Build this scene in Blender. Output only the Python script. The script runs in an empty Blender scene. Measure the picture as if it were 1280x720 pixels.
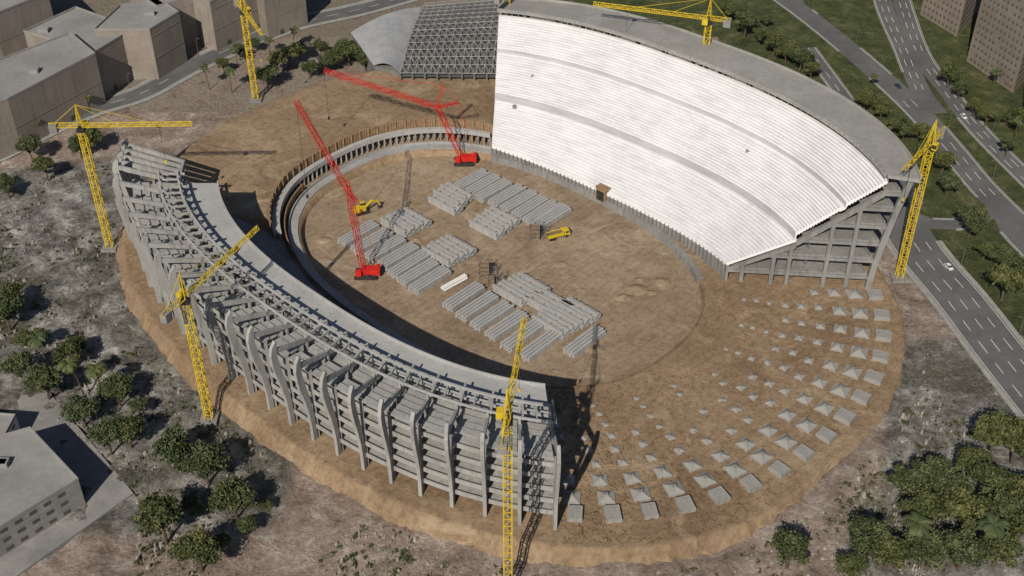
import bpy, math, random
from mathutils import Vector, noise
random.seed(7)
R=random.random
H=300.; TH=math.radians(38); F=1555.
sn,cs=math.sin(TH),math.cos(TH)
Z=Vector((0,0,1))
def ray(px,py):
    x=(px-640)/F; y=(360-py)/F
    return Vector((x, cs+y*sn, -sn+y*cs))
def P(px,py,z=0.):
    d=ray(px,py); return Vector((0,0,H))+d*((z-H)/d.z)
def PY(px,py,Y):
    d=ray(px,py); return Vector((0,0,H))+d*(Y/d.y)
def proj(x,y,z):
    dep=y*cs-(z-H)*sn
    if dep<5: dep=5
    return 640+F*x/dep, 360-F*(y*sn+(z-H)*cs)/dep
def sm(a,b,x):
    t=max(0,min(1,(x-a)/(b-a))); return t*t*(3-2*t)
# ---------- stadium coordinates
CX,CY=-7.,406.5; UX,UY=.731,-.682; VX,VY=.682,.731; N=2.45
def S(s,tdeg,z=0.):
    t=math.radians(tdeg); c=math.cos(t); q=math.sin(t)
    u=(89+76*s)*math.copysign(abs(c)**(2/N),c); v=(61+66*s)*math.copysign(abs(q)**(2/N),q)
    return Vector((CX+u*UX+v*VX, CY+u*UY+v*VY, z))
def Lt(t): return (S(1,t)-S(0,t)).length
def inside(x,y,s):
    dx,dy=x-CX,y-CY; u=dx*UX+dy*UY; v=dx*VX+dy*VY
    return (abs(u)/(89+76*s))**N+(abs(v)/(61+66*s))**N
def tu(t0,t1,n,s=.5):
    M=400; ts=[t0+(t1-t0)*i/M for i in range(M+1)]; ps=[S(s,t) for t in ts]
    L=[0]
    for i in range(M): L.append(L[-1]+(ps[i+1]-ps[i]).length)
    out=[];j=0
    for k in range(n+1):
        g=L[-1]*k/n
        while j<M-1 and L[j+1]<g: j+=1
        f=(g-L[j])/max(1e-6,L[j+1]-L[j]); out.append(ts[j]+(ts[j+1]-ts[j])*f)
    return out
def hbase(x,y):
    dx,dy=x-CX,y-CY; r=math.hypot(dx,dy)+1e-6
    k=sm(.1,.75,(dx*-.55+dy*-.83)/r)
    return -1.2-4.5*k
def rough_mask(x,y):
    px,py=proj(x,y,0)
    w=sm(620,660,py)
    w=max(w, sm(160,260,py)*(1-sm(420,520,px)))
    w=max(w, .8*sm(400,440,py)*sm(1080,1120,px)*(1-sm(1150,1190,px-(py-400)*.8)))
    w=max(w, .8*sm(540,580,py)*sm(900,1000,px)) 
    return w
def G(px,py):
    z=-1.
    for i in range(6):
        p=P(px,py,z); z=hbase(p.x,p.y)
    return P(px,py,z)
# ---------- mesh builder
class MB:
    def __init__(s): s.v=[];s.f=[];s.m=[]
    def quad(s,pts,m=0):
        n=len(s.v); s.v+= [tuple(p) for p in pts]; s.f.append(tuple(range(n,n+len(pts)))); s.m.append(m)
    def hexa(s,b,t,m=0):
        n=len(s.v); s.v+=[tuple(p) for p in b]+[tuple(p) for p in t]
        k=len(b)
        s.f.append(tuple(n+i for i in reversed(range(k)))); s.f.append(tuple(n+k+i for i in range(k)))
        for i in range(k):
            j=(i+1)%k; s.f.append((n+i,n+j,n+k+j,n+k+i))
        s.m+= [m]*(k+2)
    def box(s,c,dx,dy,dz,m=0,ax=None):
        c=Vector(c); a=ax or Vector((1,0,0)); b=Z.cross(a)
        q=[c+a*(i*dx/2)+b*(j*dy/2) for i,j in((-1,-1),(1,-1),(1,1),(-1,1))]
        s.hexa([p-Z*dz/2 for p in q],[p+Z*dz/2 for p in q],m)
    def beam(s,p,q,w,h=None,m=0):
        p=Vector(p);q=Vector(q); d=q-p
        if d.length<1e-4: return
        d.normalize(); h=h or w
        a=d.cross(Z)
        if a.length<.05: a=Vector((1,0,0))-d*d.x
        a.normalize(); b=a.cross(d)
        o=[a*(i*w/2)+b*(j*h/2) for i,j in((-1,-1),(1,-1),(1,1),(-1,1))]
        s.hexa([p+k for k in o],[q+k for k in o],m)
    def tube(s,p,q,r0,r1,m=0,n=8):
        p=Vector(p);q=Vector(q); d=(q-p).normalized(); a=d.cross(Z)
        if a.length<.05: a=Vector((1,0,0))
        a.normalize(); b=a.cross(d)
        A=[p+(a*math.cos(k*6.2832/n)+b*math.sin(k*6.2832/n))*r0 for k in range(n)]
        B=[q+(a*math.cos(k*6.2832/n)+b*math.sin(k*6.2832/n))*r1 for k in range(n)]
        s.hexa(A,B,m)
    def loft(s,rows,m=0,closed=False,caps=False,wrap=False):
        n=len(s.v); k=len(rows[0])
        for r in rows: s.v+=[tuple(p) for p in r]
        R_=len(rows)
        for i in range(R_ if wrap else R_-1):
            i2=(i+1)%R_
            for j in range(k if closed else k-1):
                j2=(j+1)%k
                s.f.append((n+i*k+j,n+i2*k+j,n+i2*k+j2,n+i*k+j2)); s.m.append(m(j) if callable(m) else m)
        if caps:
            s.f.append(tuple(n+j for j in range(k))); s.f.append(tuple(n+(R_-1)*k+j for j in reversed(range(k)))); s.m+=[m,m]
    def lattice(s,p,q,w,step,th,m=0,tri=False,dg=None):
        p=Vector(p);q=Vector(q); d=q-p; L=d.length; d.normalize()
        a=d.cross(Z)
        if a.length<.05: a=Vector((1,0,0))
        a.normalize(); b=a.cross(d)
        if b.z<0 : b=-b
        off=[a*-w/2-b*w/2,a*w/2-b*w/2,a*w/2+b*w/2,a*-w/2+b*w/2] if not tri else [a*-w/2,a*w/2,b*w]
        for o in off: s.beam(p+o,q+o,th,th,m)
        n=max(1,int(L/step)); dg=dg or th*.55
        for i in range(n):
            A=p+d*(L*i/n);B=p+d*(L*(i+1)/n)
            for k in range(len(off)):
                o=off[k];o2=off[(k+1)%len(off)]
                if (i+k)%2: o,o2=o2,o
                s.beam(A+o,B+o2,dg,dg,m); s.beam(B+o,B+o2,dg,dg,m)
    def obj(s,name,mats,parent=None,smooth=False,loc=None):
        me=bpy.data.meshes.new(name); me.from_pydata(s.v,[],s.f)
        for m in mats: me.materials.append(m)
        me.polygons.foreach_set('material_index',s.m)
        if smooth: me.polygons.foreach_set('use_smooth',[True]*len(s.f))
        me.update()
        o=bpy.data.objects.new(name,me); bpy.context.collection.objects.link(o)
        if parent: o.parent=parent
        if loc is not None: o.location=loc
        return o
def empty(name):
    o=bpy.data.objects.new(name,None); bpy.context.collection.objects.link(o); return o
# ---------- materials
def base(name,rough=.9):
    m=bpy.data.materials.new(name); m.use_nodes=True; nt=m.node_tree
    b=nt.nodes['Principled BSDF']; b.inputs['Roughness'].default_value=rough
    try: b.inputs['Specular IOR Level'].default_value=.25
    except: pass
    tc=nt.nodes.new('ShaderNodeTexCoord')
    return m,nt,b,tc.outputs['Object']
def nz(nt,co,scale,detail=4,rough=.6,dist=0):
    n=nt.nodes.new('ShaderNodeTexNoise'); n.inputs['Scale'].default_value=scale; n.inputs['Detail'].default_value=detail
    n.inputs['Roughness'].default_value=rough; n.inputs['Distortion'].default_value=dist; nt.links.new(co,n.inputs['Vector']); return n.outputs['Fac']
def ramp(nt,fac,stops):
    r=nt.nodes.new('ShaderNodeValToRGB'); e=r.color_ramp.elements
    while len(e)<len(stops): e.new(.5)
    for i,(p,c) in enumerate(stops): e[i].position=p; e[i].color=(*c,1) if len(c)==3 else c
    nt.links.new(fac,r.inputs['Fac']); return r.outputs['Color']
def mix(nt,fac,a,b,mode='MIX'):
    n=nt.nodes.new('ShaderNodeMix'); n.data_type='RGBA'; n.blend_type=mode
    for i,x in ((0,fac),(6,a),(7,b)):
        if isinstance(x,(int,float)): n.inputs[i].default_value=x
        elif isinstance(x,tuple): n.inputs[i].default_value=(*x,1)
        else: nt.links.new(x,n.inputs[i])
    return n.outputs[2]
def bump(nt,b,h,st,dist):
    n=nt.nodes.new('ShaderNodeBump'); n.inputs['Strength'].default_value=st; n.inputs['Distance'].default_value=dist
    nt.links.new(h,n.inputs['Height']); nt.links.new(n.outputs['Normal'],b.inputs['Normal'])
def simple(name,c1,c2,scale=.3,rough=.85,bs=0,bd=.1,metal=0):
    m,nt,b,co=base(name,rough)
    f=nz(nt,co,scale,6,.65); col=ramp(nt,f,[(.35,c1),(.65,c2)])
    f2=nz(nt,co,scale*9,4); col=mix(nt,.35,col,ramp(nt,f2,[(.3,(.55,.55,.55)),(.7,(1,1,1))]),'MULTIPLY')
    nt.links.new(col,b.inputs['Base Color']); b.inputs['Metallic'].default_value=metal
    if bs: bump(nt,b,f2,bs,bd)
    return m
def stained(name,c1,c2,dark):
    m,nt,b,co=base(name,.85)
    col=ramp(nt,nz(nt,co,.07,6,.65),[(.35,c1),(.65,c2)])
    mp=nt.nodes.new('ShaderNodeMapping'); mp.inputs['Scale'].default_value=(1.1,1.1,.12); nt.links.new(co,mp.inputs['Vector'])
    col=mix(nt,ramp(nt,nz(nt,mp.outputs[0],.6,5,.6),[(.5,(0,0,0)),(.72,(.75,.75,.75))]),col,dark)
    f2=nz(nt,co,2.2,4); col=mix(nt,.3,col,ramp(nt,f2,[(.3,(.6,.6,.6)),(.7,(1,1,1))]),'MULTIPLY')
    nt.links.new(col,b.inputs['Base Color']); bump(nt,b,f2,.3,.1); return m
CONC=stained('concrete',(.2,.2,.197),(.29,.29,.285),(.12,.12,.118))
CONC_L=stained('concrete_light',(.29,.29,.285),(.385,.385,.38),(.18,.18,.178))
CONC_S=stained('concrete_slab',(.34,.345,.345),(.42,.425,.425),(.27,.272,.272))
CONC_F=stained('concrete_footing_grey',(.27,.265,.25),(.35,.345,.33),(.2,.19,.175))
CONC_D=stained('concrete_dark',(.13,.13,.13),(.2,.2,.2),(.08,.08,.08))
ROOFG=stained('roof_concrete',(.28,.275,.26),(.37,.365,.35),(.23,.225,.215))
YEL=simple('yellow_paint',(.56,.4,.02),(.68,.5,.04),.3,.5)
RED=simple('red_paint',(.5,.015,.015),(.65,.03,.02),.3,.5)
DARK=simple('dark_steel',(.02,.02,.022),(.05,.05,.05),.5,.6)
GLASS=simple('window_glass',(.02,.025,.03),(.05,.055,.06),.1,.15)
GLASS2=simple('window_muted',(.07,.065,.06),(.11,.1,.09),.1,.3)  # muted window tone, paler than the plain glass
WHITE=simple('white_paint',(.7,.7,.7),(.8,.8,.8),.3,.6)
BROWNW=stained('beige_render_wall',(.23,.2,.175),(.3,.265,.23),(.19,.165,.145))
TOWERW=stained('tower_wall',(.19,.16,.135),(.25,.215,.185),(.15,.13,.11))
ASPH=simple('asphalt',(.105,.105,.108),(.15,.15,.153),.05,.9,.2,.05)
KERB=simple('kerb_concrete',(.27,.27,.26),(.36,.36,.34),.3)
PAVE=simple('paving',(.2,.2,.2),(.3,.29,.28),.08,.9)
LINE=simple('road_marking_white',(.6,.6,.58),(.75,.75,.72),.5)
def soilmat(name,tint=(1,1,1)):
    m,nt,b,co=base(name,.95)
    def T(c): return tuple(x*y for x,y in zip(c,tint))
    col=ramp(nt,nz(nt,co,.028,9,.65,.7),[(.3,T((.25,.18,.12))),(.5,T((.345,.26,.18))),(.7,T((.44,.345,.25)))])
    w=nt.nodes.new('ShaderNodeTexWave'); w.wave_type='BANDS'; w.inputs['Scale'].default_value=.11; w.inputs['Distortion'].default_value=14; w.inputs['Detail'].default_value=6; w.inputs['Detail Scale'].default_value=.3
    mp=nt.nodes.new('ShaderNodeMapping'); mp.inputs['Rotation'].default_value=(0,0,.75); nt.links.new(co,mp.inputs['Vector']); nt.links.new(mp.outputs[0],w.inputs['Vector'])
    col=mix(nt,.35,col,ramp(nt,w.outputs['Fac'],[(0,(.7,.68,.66)),(.2,(1,1,1))]),'MULTIPLY')
    col=mix(nt,.7,col,ramp(nt,nz(nt,co,.35,8,.78),[(.34,(.48,.45,.42)),(.55,(1,1,1))]),'MULTIPLY')
    col=mix(nt,ramp(nt,nz(nt,co,.05,6,.65,1.4),[(.54,(0,0,0)),(.7,(.75,.75,.75))]),col,T((.5,.41,.31)))
    nt.links.new(col,b.inputs['Base Color'])
    v=nz(nt,co,.7,9,.8); bump(nt,b,v,1.,.8)
    return m
SOIL=soilmat('bare_soil'); SOILP=soilmat('platform_soil',(.95,.9,.83)); SOILD=soilmat('embankment_soil',(.75,.7,.63))
# terrain material
m,nt,b,co=base('terrain',.95)
at=nt.nodes.new('ShaderNodeAttribute'); at.attribute_name='msk'
sp=nt.nodes.new('ShaderNodeSeparateColor'); nt.links.new(at.outputs['Color'],sp.inputs[0])
big=nz(nt,co,.022,7,.65,.5); mid=nz(nt,co,.1,10,.8,.3); fine=nz(nt,co,.7,7,.8)
rub=ramp(nt,mid,[(.34,(.17,.13,.105)),(.45,(.34,.265,.22)),(.54,(.46,.37,.315)),(.64,(.64,.57,.52))])
rub=mix(nt,ramp(nt,big,[(.56,(0,0,0)),(.66,(.5,.5,.5))]),rub,ramp(nt,fine,[(.38,(.13,.115,.085)),(.56,(.4,.33,.27))]))
scr_shade=ramp(nt,mid,[(.36,(.08,.078,.068)),(.45,(.19,.18,.165)),(.53,(.34,.325,.305)),(.62,(.62,.6,.57))])  # rock and scrub tones, with the left ground's shade put into the colour
scr_shade=mix(nt,ramp(nt,big,[(.5,(0,0,0)),(.62,(.8,.8,.8))]),scr_shade,ramp(nt,fine,[(.38,(.05,.06,.035)),(.62,(.2,.18,.14))]))
gr=ramp(nt,mid,[(.36,(.05,.065,.025)),(.5,(.088,.11,.04)),(.58,(.14,.15,.065)),(.68,(.26,.22,.15))])
def add(nt,a,b_,k):
    x=nt.nodes.new('ShaderNodeMath'); x.operation='MULTIPLY_ADD'; nt.links.new(b_,x.inputs[0]); x.inputs[1].default_value=k; nt.links.new(a,x.inputs[2]); return x.outputs[0]
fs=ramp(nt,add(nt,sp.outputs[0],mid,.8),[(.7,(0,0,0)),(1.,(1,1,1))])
fg=ramp(nt,add(nt,sp.outputs[1],mid,.8),[(.78,(0,0,0)),(.98,(1,1,1))])
col=mix(nt,fs,rub,scr_shade); col=mix(nt,fg,col,gr)
col=mix(nt,.6,col,ramp(nt,fine,[(.38,(.4,.4,.4)),(.54,(1,1,1))]),'MULTIPLY')
nt.links.new(col,b.inputs['Base Color']); bump(nt,b,add(nt,mid,fine,.5),1.,2.4)
TERR=m
# ---------- terrain
def axis(lo,hi,st,far):
    a=[lo+i*st for i in range(int((hi-lo)/st)+1)]
    o=[];d=st
    x=a[-1]
    while x<far: d*=1.5; x+=d; o.append(x)
    p=[];d=st;x=a[0]
    while x>-far: d*=1.5; x-=d; p.append(x)
    return p[::-1]+a+o
xs=axis(-340,340,2.5,6000); ys=axis(150,720,2.5,6000)
vs=[];ms=[]
for y in ys:
    for x in xs:
        z=hbase(x,y); ins=inside(x,y,.9)<1
        w=rough_mask(x,y)
        if ins: z=-13
        elif w>0: z+=w*(noise.noise(Vector((x*.03,y*.03,0)))*1.8+noise.noise(Vector((x*.11,y*.11,3)))*1.5+noise.noise(Vector((x*.3,y*.3,5)))*.9)
        if abs(x)>900 or y>1200: z+=max(0,noise.noise(Vector((x*.0006,y*.0006,2))))*120*sm(900,3000,math.hypot(x,y-400))
        vs.append((x,y,z))
        px,py=proj(x,y,0)
        sc=(1-sm(330,430,px+(py-450)*.15))*sm(170,230,py+ (px-100)*.1)  # lower-left mask: shaded area painted as darker rock and scrub
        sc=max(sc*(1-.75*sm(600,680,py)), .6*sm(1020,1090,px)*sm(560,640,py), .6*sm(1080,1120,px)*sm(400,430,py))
        g=0
        if y>600 or px>900 and py<60+ (px-900)*.95: g=.78
        if px<0 or px>1300 : g=max(g,.5)
        if py<140 and px<700: g=max(g,.4); sc=max(sc,.35)
        if y>600 and px<700: g=.45
        if py>480 and px<330: g=max(g,.32)
        if py>540 and px>1050: g=max(g,.32)
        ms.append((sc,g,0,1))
nx=len(xs); fs_=[]
for j in range(len(ys)-1):
    for i in range(nx-1): a=j*nx+i; fs_.append((a,a+1,a+nx+1,a+nx))
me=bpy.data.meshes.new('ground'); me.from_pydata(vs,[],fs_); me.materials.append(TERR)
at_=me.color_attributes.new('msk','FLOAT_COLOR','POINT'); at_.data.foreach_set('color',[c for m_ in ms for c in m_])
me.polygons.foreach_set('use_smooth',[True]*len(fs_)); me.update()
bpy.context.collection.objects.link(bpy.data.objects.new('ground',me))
# ---------- earth platform
TE=122.
def emb(t,s):
    tt=t%360
    k=sm(120,123,tt)*(1-sm(222,229,tt))
    if s<.16: return 0
    return k*8.*(1-sm(.84,.97,s))
mb=MB(); rows=[]
svals=[0,.01,.03,.06,.09,.12,.15,.158,.162]+[.18+.785*i/70 for i in range(71)]
for i in range(900):
    t=i*360/900; r=[]
    r.append(S(-.012,t,-3.4))
    for s in svals:
        p=S(s,t); n_=noise.noise(Vector((p.x*.05,p.y*.05,1)))*.35+noise.noise(Vector((p.x*.22,p.y*.22,7)))*.22+noise.noise(Vector((p.x*.55,p.y*.55,7)))*.14
        if s<.165: n_*=.3
        p.z=emb(t,s)+n_*min(1,s*8)-.02; r.append(p)
    q=t/57.3
    j=noise.noise(Vector((math.cos(q)*6,math.sin(q)*6,0)))*.01+noise.noise(Vector((math.cos(q)*40,math.sin(q)*40,0)))*.009
    j2=noise.noise(Vector((math.cos(q)*70,math.sin(q)*70,4)))*.012
    r.append(S(.978+j,t,-.4)); r.append(S(.99+j+j2*.5,t,-2.2)); r.append(S(1.0+j*1.5+j2,t,-2.7)); r.append(S(1.014+j*1.5-j2,t,-5)); r.append(S(1.03+j*2,t,-7.)); r.append(S(1.07,t,-13))
    rows.append(r)
mb.loft(rows,0,wrap=True); mb.obj('earth_platform',[SOILP],smooth=True)
# field
mb=MB(); rows=[]
for k in range(31):
    f=k/30; r=[]
    for i in range(240):
        t=i*1.5; e=S(-.008,t); c=Vector((CX,CY,0)); p=c+(e-c)*f
        d=noise.noise(Vector((p.x*.03,p.y*.03,4)))*.5+noise.noise(Vector((p.x*.12,p.y*.12,4)))*.25
        p.z=-3+d*min(1,(1-f)*6); r.append(p)
    rows.append(r)
mb.loft(rows,0,closed=True); mb.obj('pitch_soil',[SOIL],smooth=True)
mb=MB()
for (px,py,rr,h) in [(795,362,6,2),(780,372,4,1.5),(826,352,5,1.2),(700,330,4,1),(745,437,5,1.3),(520,300,3,1),(405,300,4,1.2),(800,350,3,1),(815,366,3,1)]:
    c=P(px,py,-3); rows=[]
    for k in range(6):
        q=k/5; rows.append([c+Vector((math.cos(a*.524)*rr*q*(1+.35*noise.noise(Vector((a*.9,px,0)))),math.sin(a*.524)*rr*.7*q,h*(1-q)**1.2-.35*(q>.9)+.3*noise.noise(Vector((a,k,py))))) for a in range(12)])
    mb.loft(rows,0,closed=True)
mb.obj('soil_mound',[SOIL],smooth=True)
# ---------- rings helper
def ring(mb,ts,prof,m=0,caps=True):
    mb.loft([[S(s,t,z) for s,z in (prof(t) if callable(prof) else prof)] for t in ts],m,closed=True,caps=caps)
def rect(s0,s1,z0,z1): return [(s0,z0),(s1,z0),(s1,z1),(s0,z1)]
g=empty('bowl_perimeter_ring')
mb=MB(); TS=tu(TE,313,150,.1)
ring(mb,TS,rect(.012,.06,-2,.5)); ring(mb,TS,rect(.06,.066,-1,1.6))
mb.obj('ring_walkway',[CONC_L],g)
mb=MB(); T2=tu(TE+1,229,90,.1)
ring(mb,T2,rect(.105,.15,4.2,5.4)); ring(mb,T2,rect(.105,.112,5.4,6.3))
mb.obj('ring_beam',[CONC_S],g)
mb=MB()
for t in tu(TE+1,229,48,.1):
    mb.beam(S(.112,t,-1),S(.112,t,4.2),.8); mb.beam(S(.145,t,-1),S(.145,t,4.2),.8)
mb.obj('ring_columns',[CONC],g)
mb=MB(); ring(mb,tu(41,TE,60,.1),lambda t:rect(-.012,.02,-3.2,.3),0); mb.obj('ring_kerb',[CONC],g)
mb=MB()
ring(mb,tu(-47,38,80,.1),rect(-.006,.004,-3.2,.25)); mb.obj('ring_edge',[SOILD],g)
WOOD=simple('timber_boards',(.22,.14,.08),(.36,.25,.16),.8,.9)
mb=MB(); T3=tu(TE+.5,229,260,.16)
for i in range(len(T3)-1):
    o=.004 if i%2 else 0
    ring(mb,[T3[i],T3[i+1]],rect(.155+o,.159+o,-.5,9.4+.5*R()*(i%7==0)))
for t in T3[::8]: mb.beam(S(.152,t,-.5),S(.152,t,9.8),.4)
mb.obj('timber_retaining_wall',[WOOD])
mb=MB(); T3=tu(196,238,60,.05)
for i in range(len(T3)-1): ring(mb,[T3[i],T3[i+1]],rect(.078+.002*(i%2),.084,-.5,4.2))
mb.obj('timber_fence',[WOOD])
# ---------- left grandstand (stripped concrete)
g=empty('concrete_grandstand_skeleton')
A0,A1=-133,-47
TL=tu(A0,A1,110)
mb=MB(); prof=[]
n=16
for i in range(n):
    s=.10+.31*i/n; z=1.2+.8*i; prof+=[(s,z),(s+.31/n,z)]
prof=[(.10,-1)]+prof+[(.41,14),(.41,-1)]
ring(mb,TL,prof); mb.obj('lower_tier_steps',[CONC],g)
mb=MB()
ring(mb,TL,rect(.40,.595,26.3,27.6)); ring(mb,TL,rect(.40,.407,27.6,28.6)); ring(mb,TL,rect(.585,.595,27.6,28.2))
mb.obj('walkway_slab',[CONC_S],g)
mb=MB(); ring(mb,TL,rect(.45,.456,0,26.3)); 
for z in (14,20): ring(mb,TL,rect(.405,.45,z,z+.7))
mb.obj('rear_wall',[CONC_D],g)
mb=MB(); nR=22; TR=tu(A0,A1,nR-1,.9)
for k,z in enumerate((4.6,9.6,14.6,19.6,24.6)):
    so_=.86-.004*k
    ring(mb,TL,rect(.6,so_,z,z+.6)); ring(mb,TL,rect(so_-.006,so_,z+.6,z+1.7))
mb.obj('floor_slabs',[CONC_L],g)
mb=MB()
for t in TR:
    for s in (.47,.62,.74,.845): mb.beam(S(s,t,0),S(s,t,26 if s<.5 else 29),1.1,1.1)
    mb.beam(S(.41,t,8),S(.41,t,26.3),.9)
mb.obj('columns',[CONC],g)
def prism(mb,t,poly,th,m=0,off=0):
    o=S(0,t); e=S(1,t)-o; e.normalize(); n=Vector((-e.y,e.x,0))
    A=[o+e*d+Z*z+n*(off-th/2) for d,z in poly]; B=[p+n*th for p in A]
    mb.hexa(A,B,m)
def rib(mb,t,sc=1.,th=1.15,m=0):
    d=.875*Lt(t)
    L1=[(1.,-.5),(1.1,7),(1.6,13),(2.7,19),(4.1,25),(5.0,30),(5.2,34),(4.4,37),(2.6,39)]
    L2=[(-1.,-.5),(-.9,7.5),(-.4,14),(.5,20),(1.5,25.5),(2.2,29.5),(2.6,33),(2.4,36),(1.9,38.6)]
    for i in range(len(L1)-1):
        q=[L1[i],L1[i+1],L2[i+1],L2[i]]
        prism(mb,t,[(d+a,z*sc) for a,z in q],th,m)
mb=MB()
for i,t in enumerate(TR): rib(mb,t)
mb.obj('curved_ribs',[CONC_L],g)
mb=MB()
for i,t in enumerate(TR):
    L=Lt(t)
    prism(mb,t,[(.6*L,27.),(.6*L,28.6),(.875*L+3.,36.),(.875*L+3.,34.)],.8)
    prism(mb,t,[(.7*L,26),(.7*L,33.),(.7*L+.8,33),(.7*L+.8,26)],.8)
    prism(mb,t,[(.595*L,27.6),(.595*L,33),(.595*L+.9,33),(.595*L+.9,27.6)],.9)
    prism(mb,t,[(.565*L,32.2),(.565*L,33),(.595*L+8,33.),(.595*L+8,32.2)],.7,off=1.0)
TM=tu(A0,A1,2*(nR-1),.7)
for t in TM[1::2]:
    L=Lt(t)
    prism(mb,t,[(.595*L,27.6),(.595*L,33),(.595*L+.7,33),(.595*L+.7,27.6)],.6)
    prism(mb,t,[(.595*L,32.3),(.595*L,33),(.595*L+8,33.),(.595*L+8,32.3)],.5,off=.4)
mb.obj('raker_frames',[CONC_L],g)
mb=MB()
ring(mb,TL,rect(.6,.61,33,33.8)); ring(mb,TL,rect(.7,.708,33.1,33.8)); ring(mb,TL,rect(.6,.605,30,30.5))
mb.obj('ring_beams',[CONC_S],g)
mb=MB()
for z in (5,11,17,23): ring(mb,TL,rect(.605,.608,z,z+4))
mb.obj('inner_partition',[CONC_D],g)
mb=MB()
for i in range(nR-1):
    t0,t1=TR[i],TR[i+1]
    for k in range(5):
        if R()<.07: continue
        a=t0+(t1-t0)*.07; b_=t1-(t1-t0)*.07
        s0=.622+.047*k; z0=25.7+.7*k
        ring(mb,[a,(a+b_)/2,b_],[(s0,z0),(s0+.041,z0+.1),(s0+.041,z0+.6),(s0,z0+.5)])
mb.obj('deck_panels',[CONC_L],g)
mb=MB()
for t in tu(-143,-134.5,4,.9):
    L=Lt(t); rib(mb,t,.9)
    prism(mb,t,[(.6*L,0),(.6*L,27),(.6*L+1,27),(.6*L+1,0)],1)
    prism(mb,t,[(.6*L,25.5),(.6*L,27),(.875*L+3,33.5),(.875*L+3,31.5)],.9)
    prism(mb,t,[(.6*L,14),(.6*L,15),(.875*L+1,15),(.875*L+1,14)],.9)
ring(mb,tu(-143,-133,12,.9),rect(.6,.615,26,27)); ring(mb,tu(-143,-133,12,.9),rect(.86,.87,15,16))
mb.obj('isolated_ribs',[CONC_L],g)
# ---------- white grandstand
g=empty('white_bleacher_grandstand')
def q3(t,a,b,c):
    x=(t-41)/(TE-41); xm=(85-41)/(TE-41)
    return a*(x-xm)*(x-1)/(xm)+b*x*(x-1)/(xm*(xm-1))+c*x*(x-xm)/(1-xm)
si=lambda t:q3(t,.125,-.0,.03)
sr=lambda t:q3(t,.84,.705,.545)
zi=lambda t:q3(t,8,3.2,3.2)
so=lambda t:q3(t,.985,1.0,.70)
ZR=50.
NU1,NU2=18,30
def tiers(t):
    a,b,z=si(t),sr(t),zi(t); top=[];bot=[]
    smid=a+.47*(b-a); zm=z+.32*(ZR-z)
    for i in range(NU1):
        f=i/NU1; f1=(i+1)/NU1
        s0=a+(smid-a)*f; s1=a+(smid-a)*f1; zz=z+(zm-z)*f1
        top+=[S(s0,t,zz),S(s1,t,zz)]; bot+=[S(s0,t,zz-1.6)]*1+[S(s1,t,zz-.9)]
    zst=zm+2.8
    for i in range(NU2):
        f=i/NU2; f1=(i+1)/NU2
        ex=.024*(b-a) if i>=15 else 0
        k=(b-smid+.014-.024*(b-a))
        s0=smid-.014+k*f+(ex if i>15 else 0); s1=smid-.014+k*f1+ex
        zz=zst+(ZR-1.5-zst)*f1+(1.5 if i>=16 else 0)
        if i==0: top+=[S(s0,t,zm-.2)]; bot+=[S(s0+.004,t,zm-.3)]
        top+=[S(s0,t,zz),S(s1,t,zz)]; bot+=[S(s0+.006,t,zz-2)]+[S(s1,t,zz-.9)]
    return top,bot
TW=tu(41,TE,150,.5)
mb=MB(); rt=[];rb=[]
for t in TW:
    a,b=tiers(t); rt.append(a); rb.append(b)
nn1=2*NU1
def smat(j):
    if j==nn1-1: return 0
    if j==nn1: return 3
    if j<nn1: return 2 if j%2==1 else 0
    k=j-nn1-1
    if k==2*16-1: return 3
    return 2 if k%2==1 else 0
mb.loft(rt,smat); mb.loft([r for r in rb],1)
for r,q in ((rt[0],rb[0]),(rt[-1],rb[-1])):
    for j in range(len(r)-1): mb.quad([r[j],r[j+1],q[j+1],q[j]],0)
for i in range(len(rt)-1):
    mb.quad([rt[i][0],rt[i+1][0],rb[i+1][0],rb[i][0]],0); mb.quad([rt[i][-1],rt[i+1][-1],rb[i+1][-1],rb[i][-1]],0)
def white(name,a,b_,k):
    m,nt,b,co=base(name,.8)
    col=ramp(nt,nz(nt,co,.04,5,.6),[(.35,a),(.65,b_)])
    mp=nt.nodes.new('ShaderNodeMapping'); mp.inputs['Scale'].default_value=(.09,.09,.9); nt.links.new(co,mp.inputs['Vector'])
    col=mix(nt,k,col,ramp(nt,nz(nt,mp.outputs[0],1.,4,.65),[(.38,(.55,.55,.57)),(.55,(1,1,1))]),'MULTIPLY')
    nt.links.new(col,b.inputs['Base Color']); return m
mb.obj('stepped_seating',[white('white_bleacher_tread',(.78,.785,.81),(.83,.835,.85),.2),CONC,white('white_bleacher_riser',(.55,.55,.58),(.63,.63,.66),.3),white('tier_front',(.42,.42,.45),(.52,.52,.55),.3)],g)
mb=MB()
rows=[[S(si(t)+.004,t,-3.2),S(si(t)+.004,t,zi(t)-.3),S(si(t)+.016,t,zi(t)-.3),S(si(t)+.016,t,-3.2)] for t in TW]
mb.loft(rows,0,closed=True,caps=True); mb.obj('front_wall',[CONC],g)
mb=MB()
for t in tu(41,TE,60,.1): mb.beam(S(si(t)-.002,t,-.0),S(si(t)-.002,t,zi(t)),.4)
mb.obj('front_gallery',[CONC_D],g)
mb=MB(); t=88.
o=S(si(t)-.0,t,0); tg=(S(.0,t+1)-S(0,t-1)); tg.z=0; tg.normalize(); e=(S(1,t)-S(0,t)).normalized()
mb.box(o+e*2.+Z*2.,5.4,6,6.,0,tg); mb.box(o+e*(-1.05)+Z*1.6,4,.2,4.6,1,tg); mb.box(o+e*2.+Z*5.2,6,6.6,.4,0,tg)
mb.obj('vomitory_gate',[WOOD,DARK],g)
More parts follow.
